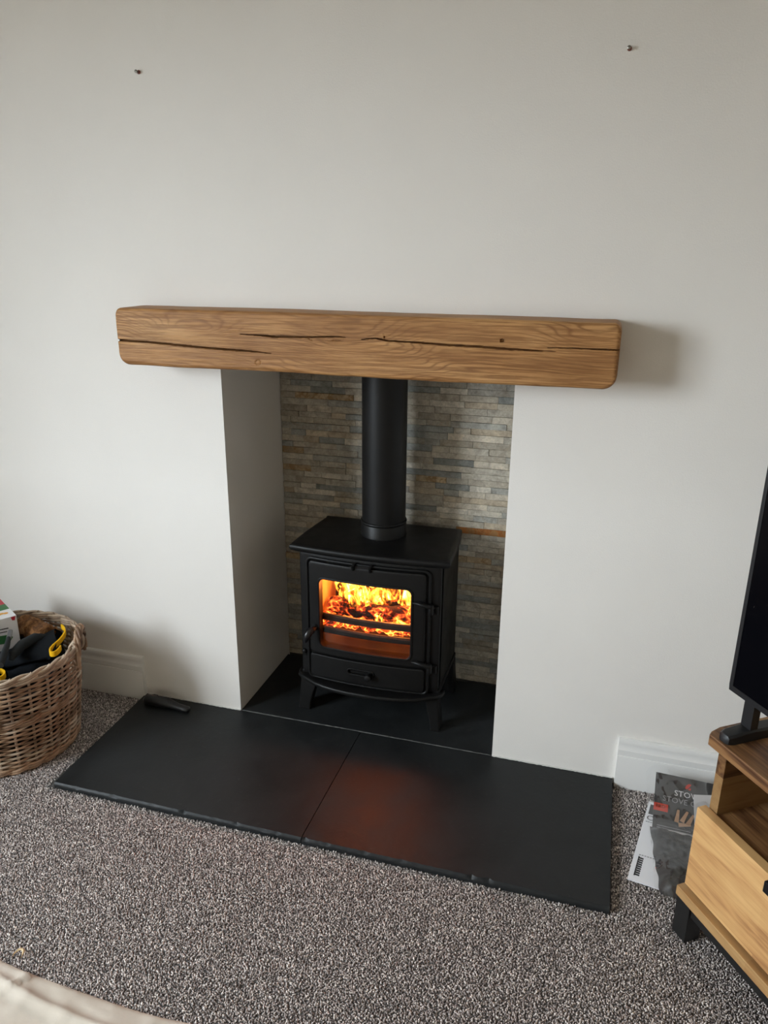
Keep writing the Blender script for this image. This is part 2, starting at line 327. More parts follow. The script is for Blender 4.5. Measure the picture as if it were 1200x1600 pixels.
# split-face stones lining the back of the recess
rust_at = [(.053, .854, .05), (.598, .781, .05), (.152, 1.056, .04), (.821, 1.117, .05), (-.005, .781, .05), (.022, .439, .04), (.70, .49, .03)]
PAL = [(g(162, 156, 144), 6), (g(146, 145, 138), 4), (g(168, 160, 146), 6), (g(152, 145, 132), 4), (g(132, 134, 130), 3), (g(178, 172, 160), 3), (g(162, 150, 132), 2)]
pal = [c for c, k in PAL for _ in range(k)]
zz = HZ+.001; hidden = MB(); nst = 0
rows = []
while zz < 1.26:
    h = random.choice([.0205, .0215, .0225, .0215, .0235]); rows.append((zz, h)); zz += h
for ri, (z0, h) in enumerate(rows):
    x = .0015-random.random()*.05 if ri % 2 else .0015
    x = max(x, .0015)
    first = True
    while x < W-.004:
        ln = random.choice([.06, .08, .10, .12, .14, .17, .19])*random.uniform(.85, 1.15)
        if first and ri % 2: ln *= .6
        first = False
        x2 = min(x+ln, W-.0015)
        if W-.0015-x2 < .03: x2 = W-.0015
        xm, zm = (x+x2)/2, z0+h/2
        proud = random.choice([.009, .010, .0115, .0125, .014])
        gx, gz = .0005, .0005
        nx = 4; v = []; f = []
        for i in range(nx+1):
            for j in range(3):
                px = x+gx+(x2-x-2*gx)*i/nx; pz = z0+gz+(h-2*gz)*j/2
                edge = (i in (0, nx)) or (j in (0, 2))
                py = B-proud-random.uniform(-.0012, .0022)+(.0018 if edge else 0)
                v.append((px, py, pz))
        n1 = len(v)
        for i in range(nx):
            for j in range(2): a = i*3+j; f.append((a, a+3, a+4, a+1))
        edge = [i*3 for i in range(nx+1)]+[nx*3+1, nx*3+2]+[i*3+2 for i in range(nx-1, -1, -1)]+[1]
        v += [(v[e][0], B, v[e][2]) for e in edge]
        for k in range(len(edge)): k2 = (k+1) % len(edge); f.append((edge[k2], edge[k], n1+k, n1+k2))
        # the ones the stove and its pipe stand in front of are one joined part
        if (.15 < x and x2 < .61 and z0 < .55) or (.31 < x and x2 < .5) or z0 > 1.15 or nst >= 300:
            hidden.add(v, f)
        else:
            o = build('stone', MB().add(v, f), M['stone'], wr, smooth=28, fix=False); nst += 1
            c = random.choice(pal); k = random.uniform(.86, 1.12)
            al = 0.0 if random.random() < .82 else random.uniform(.05, .3)
            for (rx, rz, rr) in rust_at:
                if x-.01 < rx < x2+.01 and z0-.001 < rz < z0+h: al = 1.0; c = g(160, 142, 116)
            if x-.01 < .77 < x2+.03 and z0 < .612 < z0+h+.001: c = g(146, 92, 44); al = 1.0
            o.color = (c[0]*k, c[1]*k, c[2]*k, al)
        x = x2
ho = build('stone_course', hidden, M['stone'], wr, smooth=28, fix=False, kind='stuff'); ho.color = (*g(140, 136, 128), .2)
print('stones', nst)

# skirting boards, sealant bead
def skirting(x0, x1):
    prof = [(0, -.006), (-.018, -.006), (-.018, .104), (-.0165, .107), (-.0135, .108), (-.0135, .112), (-.016, .114), (-.016, .128), (-.0125, .134), (-.0105, .142), (-.0105, .147), (-.0135, .149), (-.0135, .156), (-.011, .162), (-.006, .165), (0, .165)]
    return MB().loops([[(x0, y, z) for y, z in prof], [(x1, y, z) for y, z in prof]], True, True, True)
struct('baseboard_left', skirting(X0, -.372), M['trim'], smooth=30)
struct('baseboard_right', skirting(1.256, X1), M['trim'], smooth=30)
def bead(x0, x1, y, r=.0028):
    n = 60; return MB().tube([(x0+(x1-x0)*i/n, y+random.uniform(-.0006, .0006), HZ+.001) for i in range(n+1)], [r*random.uniform(.6, 1.15) for _ in range(n+1)], 6)
struct('trim_1', bead(-.368, -.001, -.002), M['seal'])
struct('trim_2', bead(W+.001, 1.25, -.002), M['seal'])

# ---------------------------------------------------------------- hearth
he = thing('slate_hearth', 'black slate hearth of three slabs with rough split front edges', 'hearth', (.44, -.25, 0))
def slab(pts, chip, z1=HZ, z0=-.004):
    """pts: four corners counterclockwise from front left; chip: the front edge is riven"""
    fl, fr, br, bl = [Vector((*p, 0)) for p in pts]; n = 90 if chip else 2
    ft, fm, fb = [], [], []
    mb = MB(); L = []
    rad = .004
    for i in range(n+1):
        t = i/n; a = fl.lerp(fr, t); b = bl.lerp(br, t)
        d = 0; zt = 0
        if chip:
            d = .0022*noise.noise(Vector((a.x*60, 3, 1)))+.0012*noise.noise(Vector((a.x*220, 7, 1)))
            c = max(0, noise.noise(Vector((a.x*48, 11, 4)))-.25)
            zt = -c*.011; d += c*.010
        L.append([(a.x, a.y-d*.3-.001, z0), (a.x, a.y-.002+abs(d)*.4, z1*.45), (a.x, a.y+.0005+max(d, 0), z1-.0035+zt), (a.x, a.y+.004+max(d, 0)*1.6, z1+zt*.25), (a.x, a.y+.016, z1), (b.x, b.y, z1), (b.x, b.y, z0)])
    mb.loops(L, True, True, True); return mb
build('slab', slab([(-.363, -.5155), (.4345, -.5155), (.4385, -.0015), (-.376, -.0015)], True), M['slate'], he, smooth=35)
build('slab', slab([(.4368, -.5155), (1.2495, -.5155), (1.2505, -.0015), (.4408, -.0015)], True), M['slate'], he, smooth=35)
build('slab', slab([(.0015, .0015), (W-.0015, .0015), (W-.0015, B-.025), (.0015, B-.025)], False), M['slate'], he, smooth=0)
mb = MB(); n = 80
mb.tube([(.004+.872*i/n, .0005+.0004*random.uniform(-1, 1), HZ-.0002+random.uniform(-.0004, .0007)) for i in range(n+1)], [random.uniform(.0006, .0022) for _ in range(n+1)], 6)
build('mortar_joint', mb, M['mortar'], he)

# ---------------------------------------------------------------- oak mantel beam
def mantel():
    xs = list(np.linspace(-.252, -.205, 26))+list(np.linspace(-.205, 1.09, 430))[1:]+list(np.linspace(1.09, 1.140, 26))[1:]
    def ext(x):
        e = min(x+.252, 1.140-x)                       # distance from the nearer end
        rb, rt_, rf = .034, .020, .012
        c = lambda r: r-math.sqrt(max(0, r*r-max(0, r-e)**2)) if e < r else 0
        wob = lambda s, a: a*noise.noise(Vector((x*2.3, s, 0)))+a*.4*noise.noise(Vector((x*9, s, 3)))
        return 1.2185+c(rb)+wob(1, .003), 1.3800-c(rt_)+wob(5, .0025), -.1400+c(rf)*.8+wob(9, .002)
    cr = [  # cracks: polyline (x,z), half width profile, depth
        ([(-.26, 1.2885), (-.15, 1.2872), (0.0, 1.2795), (.12, 1.2755), (.18, 1.274), (.245, 1.270)], .0026, .030, (1, 1, .9, .9, .6, 0)),
        ([(.135, 1.3195), (.19, 1.3185), (.24, 1.3165), (.29, 1.318), (.34, 1.3185), (.40, 1.322), (.46, 1.322)], .0030, .028, (.1, .5, .9, 1, .6, .5, 0)),
        ([(.49, 1.318), (.53, 1.3225), (.56, 1.317), (.63, 1.316), (.72, 1.313), (.80, 1.312), (.88, 1.309), (.95, 1.3075), (1.0, 1.308)], .0026, .028, (.2, .5, .6, .8, .9, 1, .9, .5, 0)),
        ([(.93, 1.316), (1.0, 1.3165), (1.06, 1.317), (1.145, 1.3165)], .0014, .02, (0, .6, .9, 1)),
        ([(.555, 1.3175), (.552, 1.329), (.546, 1.339)], .0012, .008, (.8, .6, 0)),
        ([(.37, 1.311), (.42, 1.312), (.47, 1.311)], .0008, .006, (.2, 1, .1)),
        ([(.335, 1.319), (.35, 1.310), (.362, 1.302)], .0009, .006, (1, .7, 0)),
    ]
    cc = []
    for P, hw, dp, pr in cr:
        px = [p[0] for p in P]; cc.append((P, hw, dp, pr))
    def dent(x, z):
        d = 0
        for P, hw, dp, pr in cc:
            for i in range(len(P)-1):
                ax, az = P[i]; bx, bz = P[i+1]; dx, dz = bx-ax, bz-az
                if x < min(ax, bx)-.004 or x > max(ax, bx)+.004 or abs(z-(az+bz)/2) > .02: continue
                t = max(0, min(1, ((x-ax)*dx+(z-az)*dz)/(dx*dx+dz*dz)))
                jit = .0009*noise.noise(Vector((x*70, i, 2)))
                r = math.hypot(x-ax-t*dx, z-az-t*dz+jit); w_ = hw*(pr[i]+(pr[i+1]-pr[i])*t)
                if w_ > 0 and r < w_*1.15: d = max(d, dp*min(1, (1.15*w_-r)/(w_*.35))*min(1, w_/.0012))
        kx, kz = .857, 1.3285; r = math.hypot(x-kx, z-kz)
        if r < .0042: d = max(d, .010)
        r = math.hypot((x-.192), (z-1.2445))
        if .006 < r < .009: d = max(d, .0016)
        return d
    NF = 118; mb = MB(); L = []
    for x in xs:
        z0, z1, yf = ext(x); r = .011; loop = []
        loop.append((x, -.0005, z0+.001)); loop.append((x, -.03, z0)); loop.append((x, -.08, z0))
        for k in range(5):
            a = k/4*math.pi/2; loop.append((x, yf+r-r*math.sin(a), z0+r-r*math.cos(a)))
        for k in range(1, NF):
            z = z0+r+(z1-z0-2*r)*k/NF
            rel = .0012*noise.noise(Vector((x*6, z*30, 0)))+.0004*noise.noise(Vector((x*25, z*160, 0)))
            loop.append((x, yf+rel+dent(x, z), z))
        for k in range(5):
            a = k/4*math.pi/2; loop.append((x, yf+r-r*math.cos(a), z1-r+r*math.sin(a)))
        loop += [(x, -.08, z1), (x, -.03, z1), (x, -.0005, z1-.001)]
        L.append(loop)
    mb.loops(L, True, True, True); return mb
tag(build('oak_mantel_beam', mantel(), M['oak'], smooth=50, fix=True), 'rustic oak mantel beam with dark splits, fixed on the white wall above the stove', 'mantel')

# ---------------------------------------------------------------- stove
XC, YF = .44, .088
st = thing('wood_burning_stove', 'matt black cast iron wood burning stove with glass door on the slate hearth', 'stove', (XC, .22, HZ))
bow = lambda x, a=.022, hw=.24: -a*(1-min(1, ((x-XC)/hw)**2))
def bw(a=.022): return lambda x, y, z: (x, y+bow(x, a), z)
I = M['iron']
mb = MB(); ZB, ZT = .158, .606
panel(mb, (.2, .68, ZB, ZT, .012), (.272, .596, .277, .530, .016), YF, YF+.03, .004); mb.map(bw())
mb.box(.2, .222, YF+.01, .365, ZB+.005, ZT).box(.658, .68, YF+.01, .365, ZB+.005, ZT).box(.222, .658, .345, .365, ZB+.005, ZT).box(.222, .658, YF+.01, .345, ZB+.005, ZB+.02).box(.222, .658, YF+.02, .345, ZT-.015, ZT)
build('body', mb, I, st, smooth=35)
# top plate: bowed front, sides curving in to the back
def plan(off=0):
    P = []
    for k in range(25): t = k/24; x = .172+.536*t; P.append((x-off*(1 if t > .5 else -1)*(1 if k in (0, 24) else 0), YF-.018-.020*(1-(2*t-1)**2)+off))
    for k in range(1, 13): t = k/12; P.append((.708-.022*t**2-off, YF-.018+.312*t-(off if k == 12 else 0)))
    for k in range(1, 13): t = k/12; P.append((.686-.492*t, YF+.294-off))
    for k in range(1, 12): t = 1-k/12; P.append((.172+.022*t**2+off, YF-.018+.312*t))
    return P
mb = MB(); L = []
for off, z in ((.012, ZT-.001), (.004, ZT+.004), (0, ZT+.012), (0, ZT+.018), (.002, ZT+.0225), (.006, ZT+.025), (.02, ZT+.0255)): L.append([(x, y, z) for x, y in plan(off)])
mb.loops(L, True, True, True); build('top_plate', mb, I, st, smooth=50)
ZP = ZT+.0255
# raised bead round the door opening
mb = MB(); panel(mb, (.226, .650, .146, .594, .022), (.2345, .6415, .1545, .5855, .016), YF-.009, YF+.004, .003); mb.map(bw())
build('door_surround', mb, I, st, smooth=40)
# door with window
do = build('door', panel(MB(), (.2375, .635, .249, .5825, .014), (.2765, .589, .279, .5255, .018), YF-.013, YF+.006, .0045).map(bw()), I, st, smooth=40)
rim = MB(); panel(rim, (.270, .5955, .2725, .532, .022), (.2775, .588, .280, .5245, .017), YF-.0165, YF-.010, .0025); rim.map(bw())
build('window_rim', rim, I, do, smooth=40)
def gl(u, v): x = .274+.318*u; return (x, YF+.003+bow(x), .276+.253*v)
build('door_glass', MB().grid(gl, 24, 2), M['glass'], do, fix=False)
# door lug at the top
mb = MB()
for x in (.398, .455): mb.tube([(x, YF-.014+bow(x), .574), (x, YF-.020+bow(x), .588), (x+.004, YF-.008+bow(x), .597)], [.0045, .0055, .004], 8)
mb.box(.402, .455, YF-.012+bow(.43), YF-.002+bow(.43), .579, .590); build('door_lug', mb, I, do, smooth=40)
# handle at the left
mb = MB(); mb.lathe([(.011, 0), (.012, -.006), (.0085, -.01), (.0085, -.03), (.011, -.033)], (.259, YF-.011+bow(.259), .345), 18, 'y')
build('handle_spindle', mb, I, do, smooth=40)
yh = YF-.044+bow(.25)
mb = MB().tube([(.262, yh+.002, .352), (.254, yh-.004, .346), (.247, yh-.010, .334), (.243, yh-.014, .320), (.241, yh-.016, .308)], [.007, .0125, .0135, .0105, .004], 14)
build('door_handle', mb, M['gloss'], do, smooth=60)
# hinges
for z in (.474, .262):
    mb = MB(); x0 = .606
    mb.tube([(x0-.012, YF-.012+bow(x0-.012), z+.008), (x0+.006, YF-.020+bow(x0), z+.011), (x0+.028, YF-.026+bow(x0+.02), z+.009), (x0+.046, YF-.024+bow(x0+.04), z+.002)], [.003, .0062, .0072, .0062], 12, True, 1.3)
    mb.lathe([(.0078, -.024), (.0088, -.022), (.0088, .006), (.0072, .009)], (x0+.047, YF-.020+bow(x0+.045), z), 16)
    mb.lathe([(.0065, -.026), (.007, -.022), (.007, -.002), (.006, 0)], (x0+.062, YF-.010, z-.002), 14)
    mb.tube([(x0+.047, YF-.018, z-.006), (x0+.066, YF-.004, z-.006)], .005, 8)
    build('hinge', mb, I, st, smooth=50)
# small catch, left of the door
build('catch', MB().lathe([(.009, 0), (.010, -.004), (.007, -.009), (.004, -.011)], (.211, YF+.002+bow(.211), .238), 16, 'y').box(.204, .218, YF-.004+bow(.21), YF+.002+bow(.21), .222, .232), I, st, smooth=50)
# air panel below with its slider
ap = build('air_panel', panel(MB(), (.2375, .635, .158, .2435, .010), (.378, .466, .1955, .2135, .008), YF-.012, YF+.004, .003).map(bw()), I, st, smooth=40)
mb = MB(); panel(mb, (.374, .470, .1915, .2175, .0125), (.379, .465, .1965, .2125, .008), YF-.0155, YF-.010, .002); mb.map(bw()); build('slot_rim', mb, I, ap, smooth=40)
build('air_slider', MB().box(.384, .458, YF-.006+bow(.42), YF-.003+bow(.42), .197, .2065).lathe([(.006, 0), (.006, -.014), (.0115, -.017), (.0125, -.026), (.0115, -.032), (.006, -.034)], (.452, YF-.002+bow(.45), .199), 20, 'y'), I, ap, smooth=45)
# ash lip
FR = [(.182, .10), (.186, .082), (.199, .070), (.222, .057), (.262, .034), (.30, .021), (.341, .013), (.39, .0075), (.44, .006), (.49, .0075), (.539, .013), (.58, .021), (.618, .034), (.658, .057), (.681, .070), (.694, .082), (.698, .10)]
def lip(ins): 
    o = [(x+(ins if x < XC else -ins), y+ins) for x, y in FR]; return o+[(.698-ins, .115), (.182+ins, .115)]
mb = MB(); mb.loops([[(x, y, z) for x, y in lip(i)] for i, z in ((.006, .1385), (.0015, .139), (0, .142), (0, .148), (.0015, .1515), (.004, .153), (.008, .1515))], True, True, True)
build('ash_lip', mb, I, st, smooth=50)
build('base_skirt', MB().box(.196, .684, .093, .368, .143, .161), I, st, smooth=0, bevel=.004)
# legs
def leg(xo, s, yo, yi, back=False, sl=1.0):
    mb = MB(); L = []
    for t, wd, ou in ((0, .066, 0), (.25, .056, .001), (.5, .048, .003), (.75, .043, .006), (.93, .042, .008), (1, .045, .0095)):
        z = .144-(.144-HZ)*t; a = xo-s*ou; b = a+s*wd*sl; f = yo+(.004*t if back else -.008*t); k = yi
        L.append([(a, f, z), (b, f, z), (b, f+(k-yo)*(.35 if wd > .05 else .9), z), (a+s*.02, k, z), (a, k, z)])
    return mb.loops(L, True, True, True)
build('leg', leg(.196, 1, .080, .125), I, st, smooth=0, bevel=.004)
build('leg', leg(.684, -1, .080, .125, False, .78), I, st, smooth=0, bevel=.004)
build('leg', leg(.196, 1, .368, .325, True), I, st, smooth=0, bevel=.004)
build('leg', leg(.684, -1, .368, .325, True), I, st, smooth=0, bevel=.004)
# collar
PX, PY = XC-.002, .262
build('flue_collar', MB().lathe([(.078, 0), (.0785, .003), (.0768, .008), (.0768, .040), (.075, .043), (.069, .043), (.069, 0)], (PX, PY, ZP-.0005), 56), I, st, smooth=40)
# inside of the firebox
fb = M['brick']
build('fire_brick', MB().box(.224, .656, .318, .344, .21, .59), fb, st, smooth=0, label='pale back fire brick lit by the flames')
build('fire_brick', MB().box(.224, .246, .125, .318, .21, .59), fb, st, smooth=0)
build('fire_brick', MB().box(.634, .656, .125, .318, .21, .59), fb, st, smooth=0)
build('grate', MB().box(.246, .634, .12, .318, .262, .276), M['black'], st, smooth=0)
build('ash_ledge', MB().grid(lambda u, v: (.25+.38*u, YF+.022+.05*v+bow(.25+.38*u), .276+.004*v), 16, 2), M['satin'], st, fix=False)
for z, hh in ((.366, .013), (.318, .012)):
    mb = MB(); L = []
    for i in range(17):
        x = .247+.386*i/16; y = YF+.034+bow(x)
        L.append([(x, y, z-hh), (x, y-.006, z-hh*.6), (x, y-.007, z+hh*.6), (x, y-.002, z+hh), (x, y+.004, z+hh), (x, y+.005, z-hh)])
    mb.loops(L, True, True, True); build('fire_bar', mb, M['black'], st, smooth=40)
fpipe = thing('flue_pipe', 'round matt black flue pipe rising from the stove top behind the beam', 'flue pipe', (PX, PY, ZP+.04))
build('pipe', MB().lathe([(.0685, .0), (.0735, .0), (.0735, .594), (.0685, .594)], (PX, PY, ZP+.043), 56), I, fpipe, smooth=40)
build('pipe_rim', MB().lathe([(.0738, 0), (.0772, .0015), (.0785, .005), (.0772, .0085), (.0738, .010)], (PX, PY, ZP+.0435), 56), I, fpipe, smooth=60)

# burning logs, embers, flames
def log_mb(p0, p1, r, seed, n=14, k=26):
    P0, P1 = Vector(p0), Vector(p1); t = (P1-P0).normalized(); a = t.cross(Vector((0, 0, 1))).normalized(); b = a.cross(t); L = []
    for i in range(k+1):
        p = P0.lerp(P1, i/k); l = []
        for j in range(n):
            q = 2*math.pi*j/n; rr = r*(1+.22*noise.noise(Vector((i*.35, math.cos(q)*1.5+seed, math.sin(q)*1.5)))+.12*noise.noise(Vector((i*1.1, math.cos(q)*4+seed, math.sin(q)*4))))
            if i in (0, k): rr *= .8
            l.append(p+a*math.cos(q)*rr+b*math.sin(q)*rr)
        L.append(l)
    return MB().loops(L, True, True, True)
LG = [((.262, .205, .372), (.470, .175, .366), .030, 1.3, 'charred log glowing red in the stove, front left'), ((.43, .170, .368), (.622, .205, .376), .029, 4.1, 'charred log glowing red in the stove, front right'),
      ((.270, .272, .398), (.600, .262, .404), .036, 7.7, 'charred log burning at the back of the stove')]
for a, b, r, sd, lb in LG:
    tag(build('burning_log', log_mb(a, b, r, sd), M['logm'], smooth=50), lb, 'log', 'logs burning in the stove')
mb = MB()
mb.grid(lambda u, v: (.248+.384*u, .118+.198*v, .315+.030*math.sin(math.pi*min(1, v*1.3+.15))+.016*noise.noise(Vector((u*14, v*8, 1)))+.008*noise.noise(Vector((u*34, v*20, 5)))), 70, 36)
tag(build('ember_bed', mb, M['ember'], smooth=60, fix=False), 'bed of glowing orange embers behind the fire bars', 'embers', kind='stuff')
fl = MB()
def tongue(x, y, z, h, r, sd):
    k = 16; path = []; rad = []
    for i in range(k+1):
        t = i/k
        path.append((x+.024*t*noise.noise(Vector((t*2.2, sd, 0)))*2+.010*math.sin(t*7+sd), y+.014*t*noise.noise(Vector((t*2, sd, 9))), z+h*t))
        rad.append(max(.0006, r*(math.sin(math.pi*min(1, (t*.8+.2)))**.8)*(1-t)**.55*1.35*(1+.35*noise.noise(Vector((t*6, sd, 4))))))
    fl.tube(path, rad, 12, True, 1.0)
fr_ = random.Random(11)
for i in range(16): tongue(.268+.345*(i+.5)/16+fr_.uniform(-.012, .012), fr_.uniform(.225, .30), .385+fr_.uniform(-.01, .02), fr_.uniform(.09, .17), fr_.uniform(.016, .026), i*1.7)
for i in range(9): tongue(.33+.27*fr_.random(), fr_.uniform(.17, .235), .375+fr_.uniform(-.01, .02), fr_.uniform(.06, .12), fr_.uniform(.010, .018), 50+i*2.3)
for x in (.44, .452, .462, .52, .535, .55): tongue(x, .150+fr_.uniform(-.01, .012), .338, fr_.uniform(.035, .06), fr_.uniform(.008, .013), x*90)
tag(build('flames', fl, M['flame'], smooth=80), 'yellow and orange flames above the logs inside the stove', 'fire', kind='stuff')
for i, (p, e) in enumerate((((.37, .2, .47), .5), ((.50, .2, .47), .5))):
    l = bpy.data.lights.new('fire_glow', 'POINT'); l.color = (1, .20, .05); l.energy = FIRE_W*e; l.shadow_soft_size = .05
    o = bpy.data.objects.new('fire_glow', l); C.objects.link(o); o.location = p

# ---------------------------------------------------------------- wicker basket
BX, BY, BH = -.663, -.352, .335
bk = thing('log_basket', 'round brown wicker log basket with a twisted handle, left of the hearth', 'basket', (BX, BY, 0))
rad = lambda z: .2065+.040*(z/BH)**.85
NS = 26
def ringpts(z, amp, ph, n=NS*4, dz=0, off=0):
    return [(BX+(rad(z)+off+amp*math.cos(NS/2*a+ph))*math.cos(a), BY+(rad(z)+off+amp*math.cos(NS/2*a+ph))*math.sin(a), z+dz*math.sin(NS/4*a*2+ph)) for a in [2*math.pi*i/n for i in range(n)]]
z = .022; i = 0
while z < BH-.02:
    if not (.172 < z < .194):
        t = .0037*random.uniform(.85, 1.15)
        pts = ringpts(z, .0062, math.pi*(i % 2)+0.0, NS*4)
        rr = [t*(1+.25*noise.noise(Vector((k*.09, i*3.1, 0)))) for k in range(NS*4)]
        pts = [(x, y, zq+.0022*noise.noise(Vector((k*.12, i*1.7, 4)))) for k, (x, y, zq) in enumerate(pts)]
        build('weaver', MB().ring(pts, rr, 6), M['wick2' if random.random() < .22 else 'wick'], bk, smooth=70, fix=False)
    z += .0082; i += 1
for zc in (.008, .016, .180, .188, BH-.012, BH-.004, BH+.004):       # thicker twined bands at foot, middle and border
    for k in range(2):
        n = NS*6; up_ = zc > .3
        pts = []
        for q in range(n):
            a = 2*math.pi*q/n; tw = NS*a/2*1.0+k*math.pi; r = rad(min(zc, BH))+.006*math.cos(tw)
            pts.append((BX+r*math.cos(a), BY+r*math.sin(a), zc+.004*math.sin(tw)))
        build('border_rod' if up_ else 'twined_band', MB().ring(pts, .0048, 6), M['wick2' if up_ else 'wick'], bk, smooth=70, fix=False)
for k in range(NS):
    a = 2*math.pi*(k+.0)/NS
    P = [(BX+(rad(z))*math.cos(a), BY+rad(z)*math.sin(a), z) for z in np.linspace(.002, BH, 8)]
    P.append((BX+(rad(BH)+.002)*math.cos(a+.05), BY+(rad(BH)+.002)*math.sin(a+.05), BH+.010))
    build('stake', MB().tube(P, .0042, 7), M['wick2'], bk, smooth=70, fix=False)
build('basket_base', MB().lathe([(.2, 0), (.205, .003), (.205, .009), (.2, .012)], (BX, BY, .001), 40), M['wick'], bk)
def handle(a0):
    out = []
    for k in range(4):
        P = []
        for i in range(41):
            t = i/40; an = a0+(t-.5)*.52; hz = BH-.060+.108*math.sin(math.pi*t)**.7; tw = t*13+k*math.pi/2
            r = rad(BH)+.010+.008*math.cos(tw); P.append((BX+r*math.cos(an), BY+r*math.sin(an), hz+.007*math.sin(tw)))
        out.append(P)
    for P in out: build('handle_rod', MB().tube(P, .0058, 7), M['wick'], bk, smooth=70, fix=False)
    mb = MB()
    for s in (-1, 1):                                   # ends bound round the border
        for k in range(3):
            an = a0+s*(.12+.05*k)
            P = [(BX+(rad(BH)+.013*math.cos(q))*math.cos(an), BY+(rad(BH)+.013*math.cos(q))*math.sin(an), BH-.012+.030*math.sin(q)) for q in np.linspace(0, 2*math.pi, 14)]
            mb.tube(P, .004, 6)
    build('handle_binding', mb, M['wick2'], bk, smooth=70, fix=False)
handle(math.radians(28)); handle(math.radians(208))

# what the basket holds
mb = MB()
mb.grid(lambda u, v: (BX+.006+(.195*(.05+.95*u))*math.cos(2*math.pi*v), BY+(.195*(.05+.95*u))*math.sin(2*math.pi*v), .255+.022*noise.noise(Vector((u*3*math.cos(2*math.pi*v), u*3*math.sin(2*math.pi*v), 2)))-.02*u*u+(.045*u if math.sin(2*math.pi*v) > .1 else 0)), 14, 48)
mb.loops([[(BX+.006+r*math.cos(a), BY+r*math.sin(a), z) for a in [2*math.pi*k/48 for k in range(48)]] for r, z in ((.16, .014), (.18, .03), (.19, .24))], True, True, False)
tag(build('dark_filler', mb, M['fabric'], smooth=70), 'black fabric filler added inside the wicker basket to darken it', 'filler')  # added filler: props up the contents and makes the basket interior dark
tag(build('firewood_log', log_mb((-.735, -.150, .310), (-.585, -.205, .315), .036, 2.2), M['bark'], smooth=50), 'brown split log lying at the back of the wicker basket', 'log')
def gauntlet(root, o, d, hw, ln, parts):
    d = Vector(d).normalized(); s = Vector((d.y, -d.x, 0)).normalized(); n = Vector((0, 0, 1)); o = Vector(o)
    mb = MB(); L = []
    for i in range(15):
        t = i/14; w_ = hw*(1-.45*t); th = .030*(1-.35*t); l = []
        for j in range(28):
            q = 2*math.pi*j/28; wr_ = .006*noise.noise(Vector((t*5, math.cos(q)*2, math.sin(q)*2+o.x*9)))
            l.append(o+d*(ln*t+.012*math.sin(q*2)*(1-t))+s*math.cos(q)*(w_+wr_)+n*(math.sin(q)*(th+wr_)-.035*t))
        L.append(l)
    mb.loops(L, True, False, True)
    e = o+d*ln-n*.035
    for k, (sx, l_) in enumerate(((-.75, .055), (-.25, .07), (.25, .068), (.75, .05))):
        a = e+s*sx*hw*.5; mb.tube([a-d*.02, a+d*l_*.4, a+d*l_*.8-n*.006, a+d*l_-n*.012], [.013, .013, .0125, .006], 10)
    build('gauntlet_body', mb, M['fabric'], root, smooth=70)
    if parts == 1:
        build('thumb', MB().tube([(-.575, -.222, .318), (-.588, -.262, .336), (-.594, -.315, .338), (-.590, -.36, .330), (-.58, -.385, .322)], [.014, .0175, .017, .015, .006], 12), M['gfab'], root, smooth=70, label='grey fabric thumb')
        P = [(-.560, -.168, .337), (-.534, -.186, .340), (-.512, -.209, .341), (-.500, -.238, .340), (-.494, -.266, .338), (-.493, -.292, .337), (-.487, -.318, .336), (-.470, -.336, .336), (-.456, -.330, .337), (-.459, -.306, .338), (-.466, -.292, .338)]
    else:
        P = [(-.60, -.425, .312), (-.572, -.434, .314), (-.552, -.441, .315), (-.541, -.455, .314), (-.543, -.470, .312), (-.565, -.480, .310), (-.60, -.484, .306)]
    for _ in range(2):
        q = [P[0]]
        for A, B2 in zip(P[:-1], P[1:]): A, B2 = Vector(A), Vector(B2); q += [A.lerp(B2, .25), A.lerp(B2, .75)]
        P = q+[P[-1]]
    mb = MB(); L = []
    for i, p in enumerate(P):
        p = Vector(p); t = (Vector(P[min(i+1, len(P)-1)])-Vector(P[max(i-1, 0)])).normalized(); k = t.cross(Vector((0, 0, 1))).normalized()*.0022
        u_ = Vector((0, 0, .0085))
        L.append([p-u_-k, p-u_+k, p+u_+k, p+u_-k])
    mb.loops(L, True, True, True); build('cuff_binding', mb, M['yellow'], root, smooth=40, label='yellow cuff binding')
gt = thing('gauntlet', 'black gauntlet with a yellow bound cuff lying on top in the wicker basket', 'glove', (-.55, -.24, .3))
gauntlet(gt, (-.523, -.245, .318), (-.87, -.49, 0), .088, .15, 1)
gt = thing('gauntlet', 'second black gauntlet with yellow cuff at the near rim of the wicker basket', 'glove', (-.66, -.46, .29))
gauntlet(gt, (-.585, -.462, .298), (-1, .1, 0), .055, .12, 2)
# carton
E1, E2 = Vector((-.85, .53, 0)).normalized(), Vector((-.53, -.85, 0)).normalized()
ct = thing('firelighter_carton', 'white printed carton with green and red bands standing in the wicker basket', 'box', (-.70, -.25, .27))
F = frame4((-.662, -.248, .402), E1, E2)      # local x along E1, y along E2, z down or up
zs = 1 if (F.to_3x3() @ Vector((0, 0, 1))).z > 0 else -1
build('carton_body', MB().box(0, .17, 0, .09, *sorted((0, -zs*.13))).xf(F), M['paper'], ct, smooth=0, bevel=.0012)
hz = zs*.0004
def decal(rect, m, lab): build(lab, MB().add([(rect[0], rect[2], hz), (rect[1], rect[2], hz), (rect[1], rect[3], hz), (rect[0], rect[3], hz)], [(0, 1, 2, 3)]).xf(F), m, ct, smooth=0, fix=False)
decal((.065, .112, .002, .088), M['green'], 'green_band'); decal((.112, .169, .002, .088), M['crim'], 'red_band')
mb = MB()
for k in range(6): mb.lathe([(.0001, 0), (.0075, .0002), (.0001, .0004)], (.036+.004*(k % 2), .022+.011*k, hz), 12)
build('picture', mb.xf(F), M['orange'], ct, smooth=0)
fz = -zs
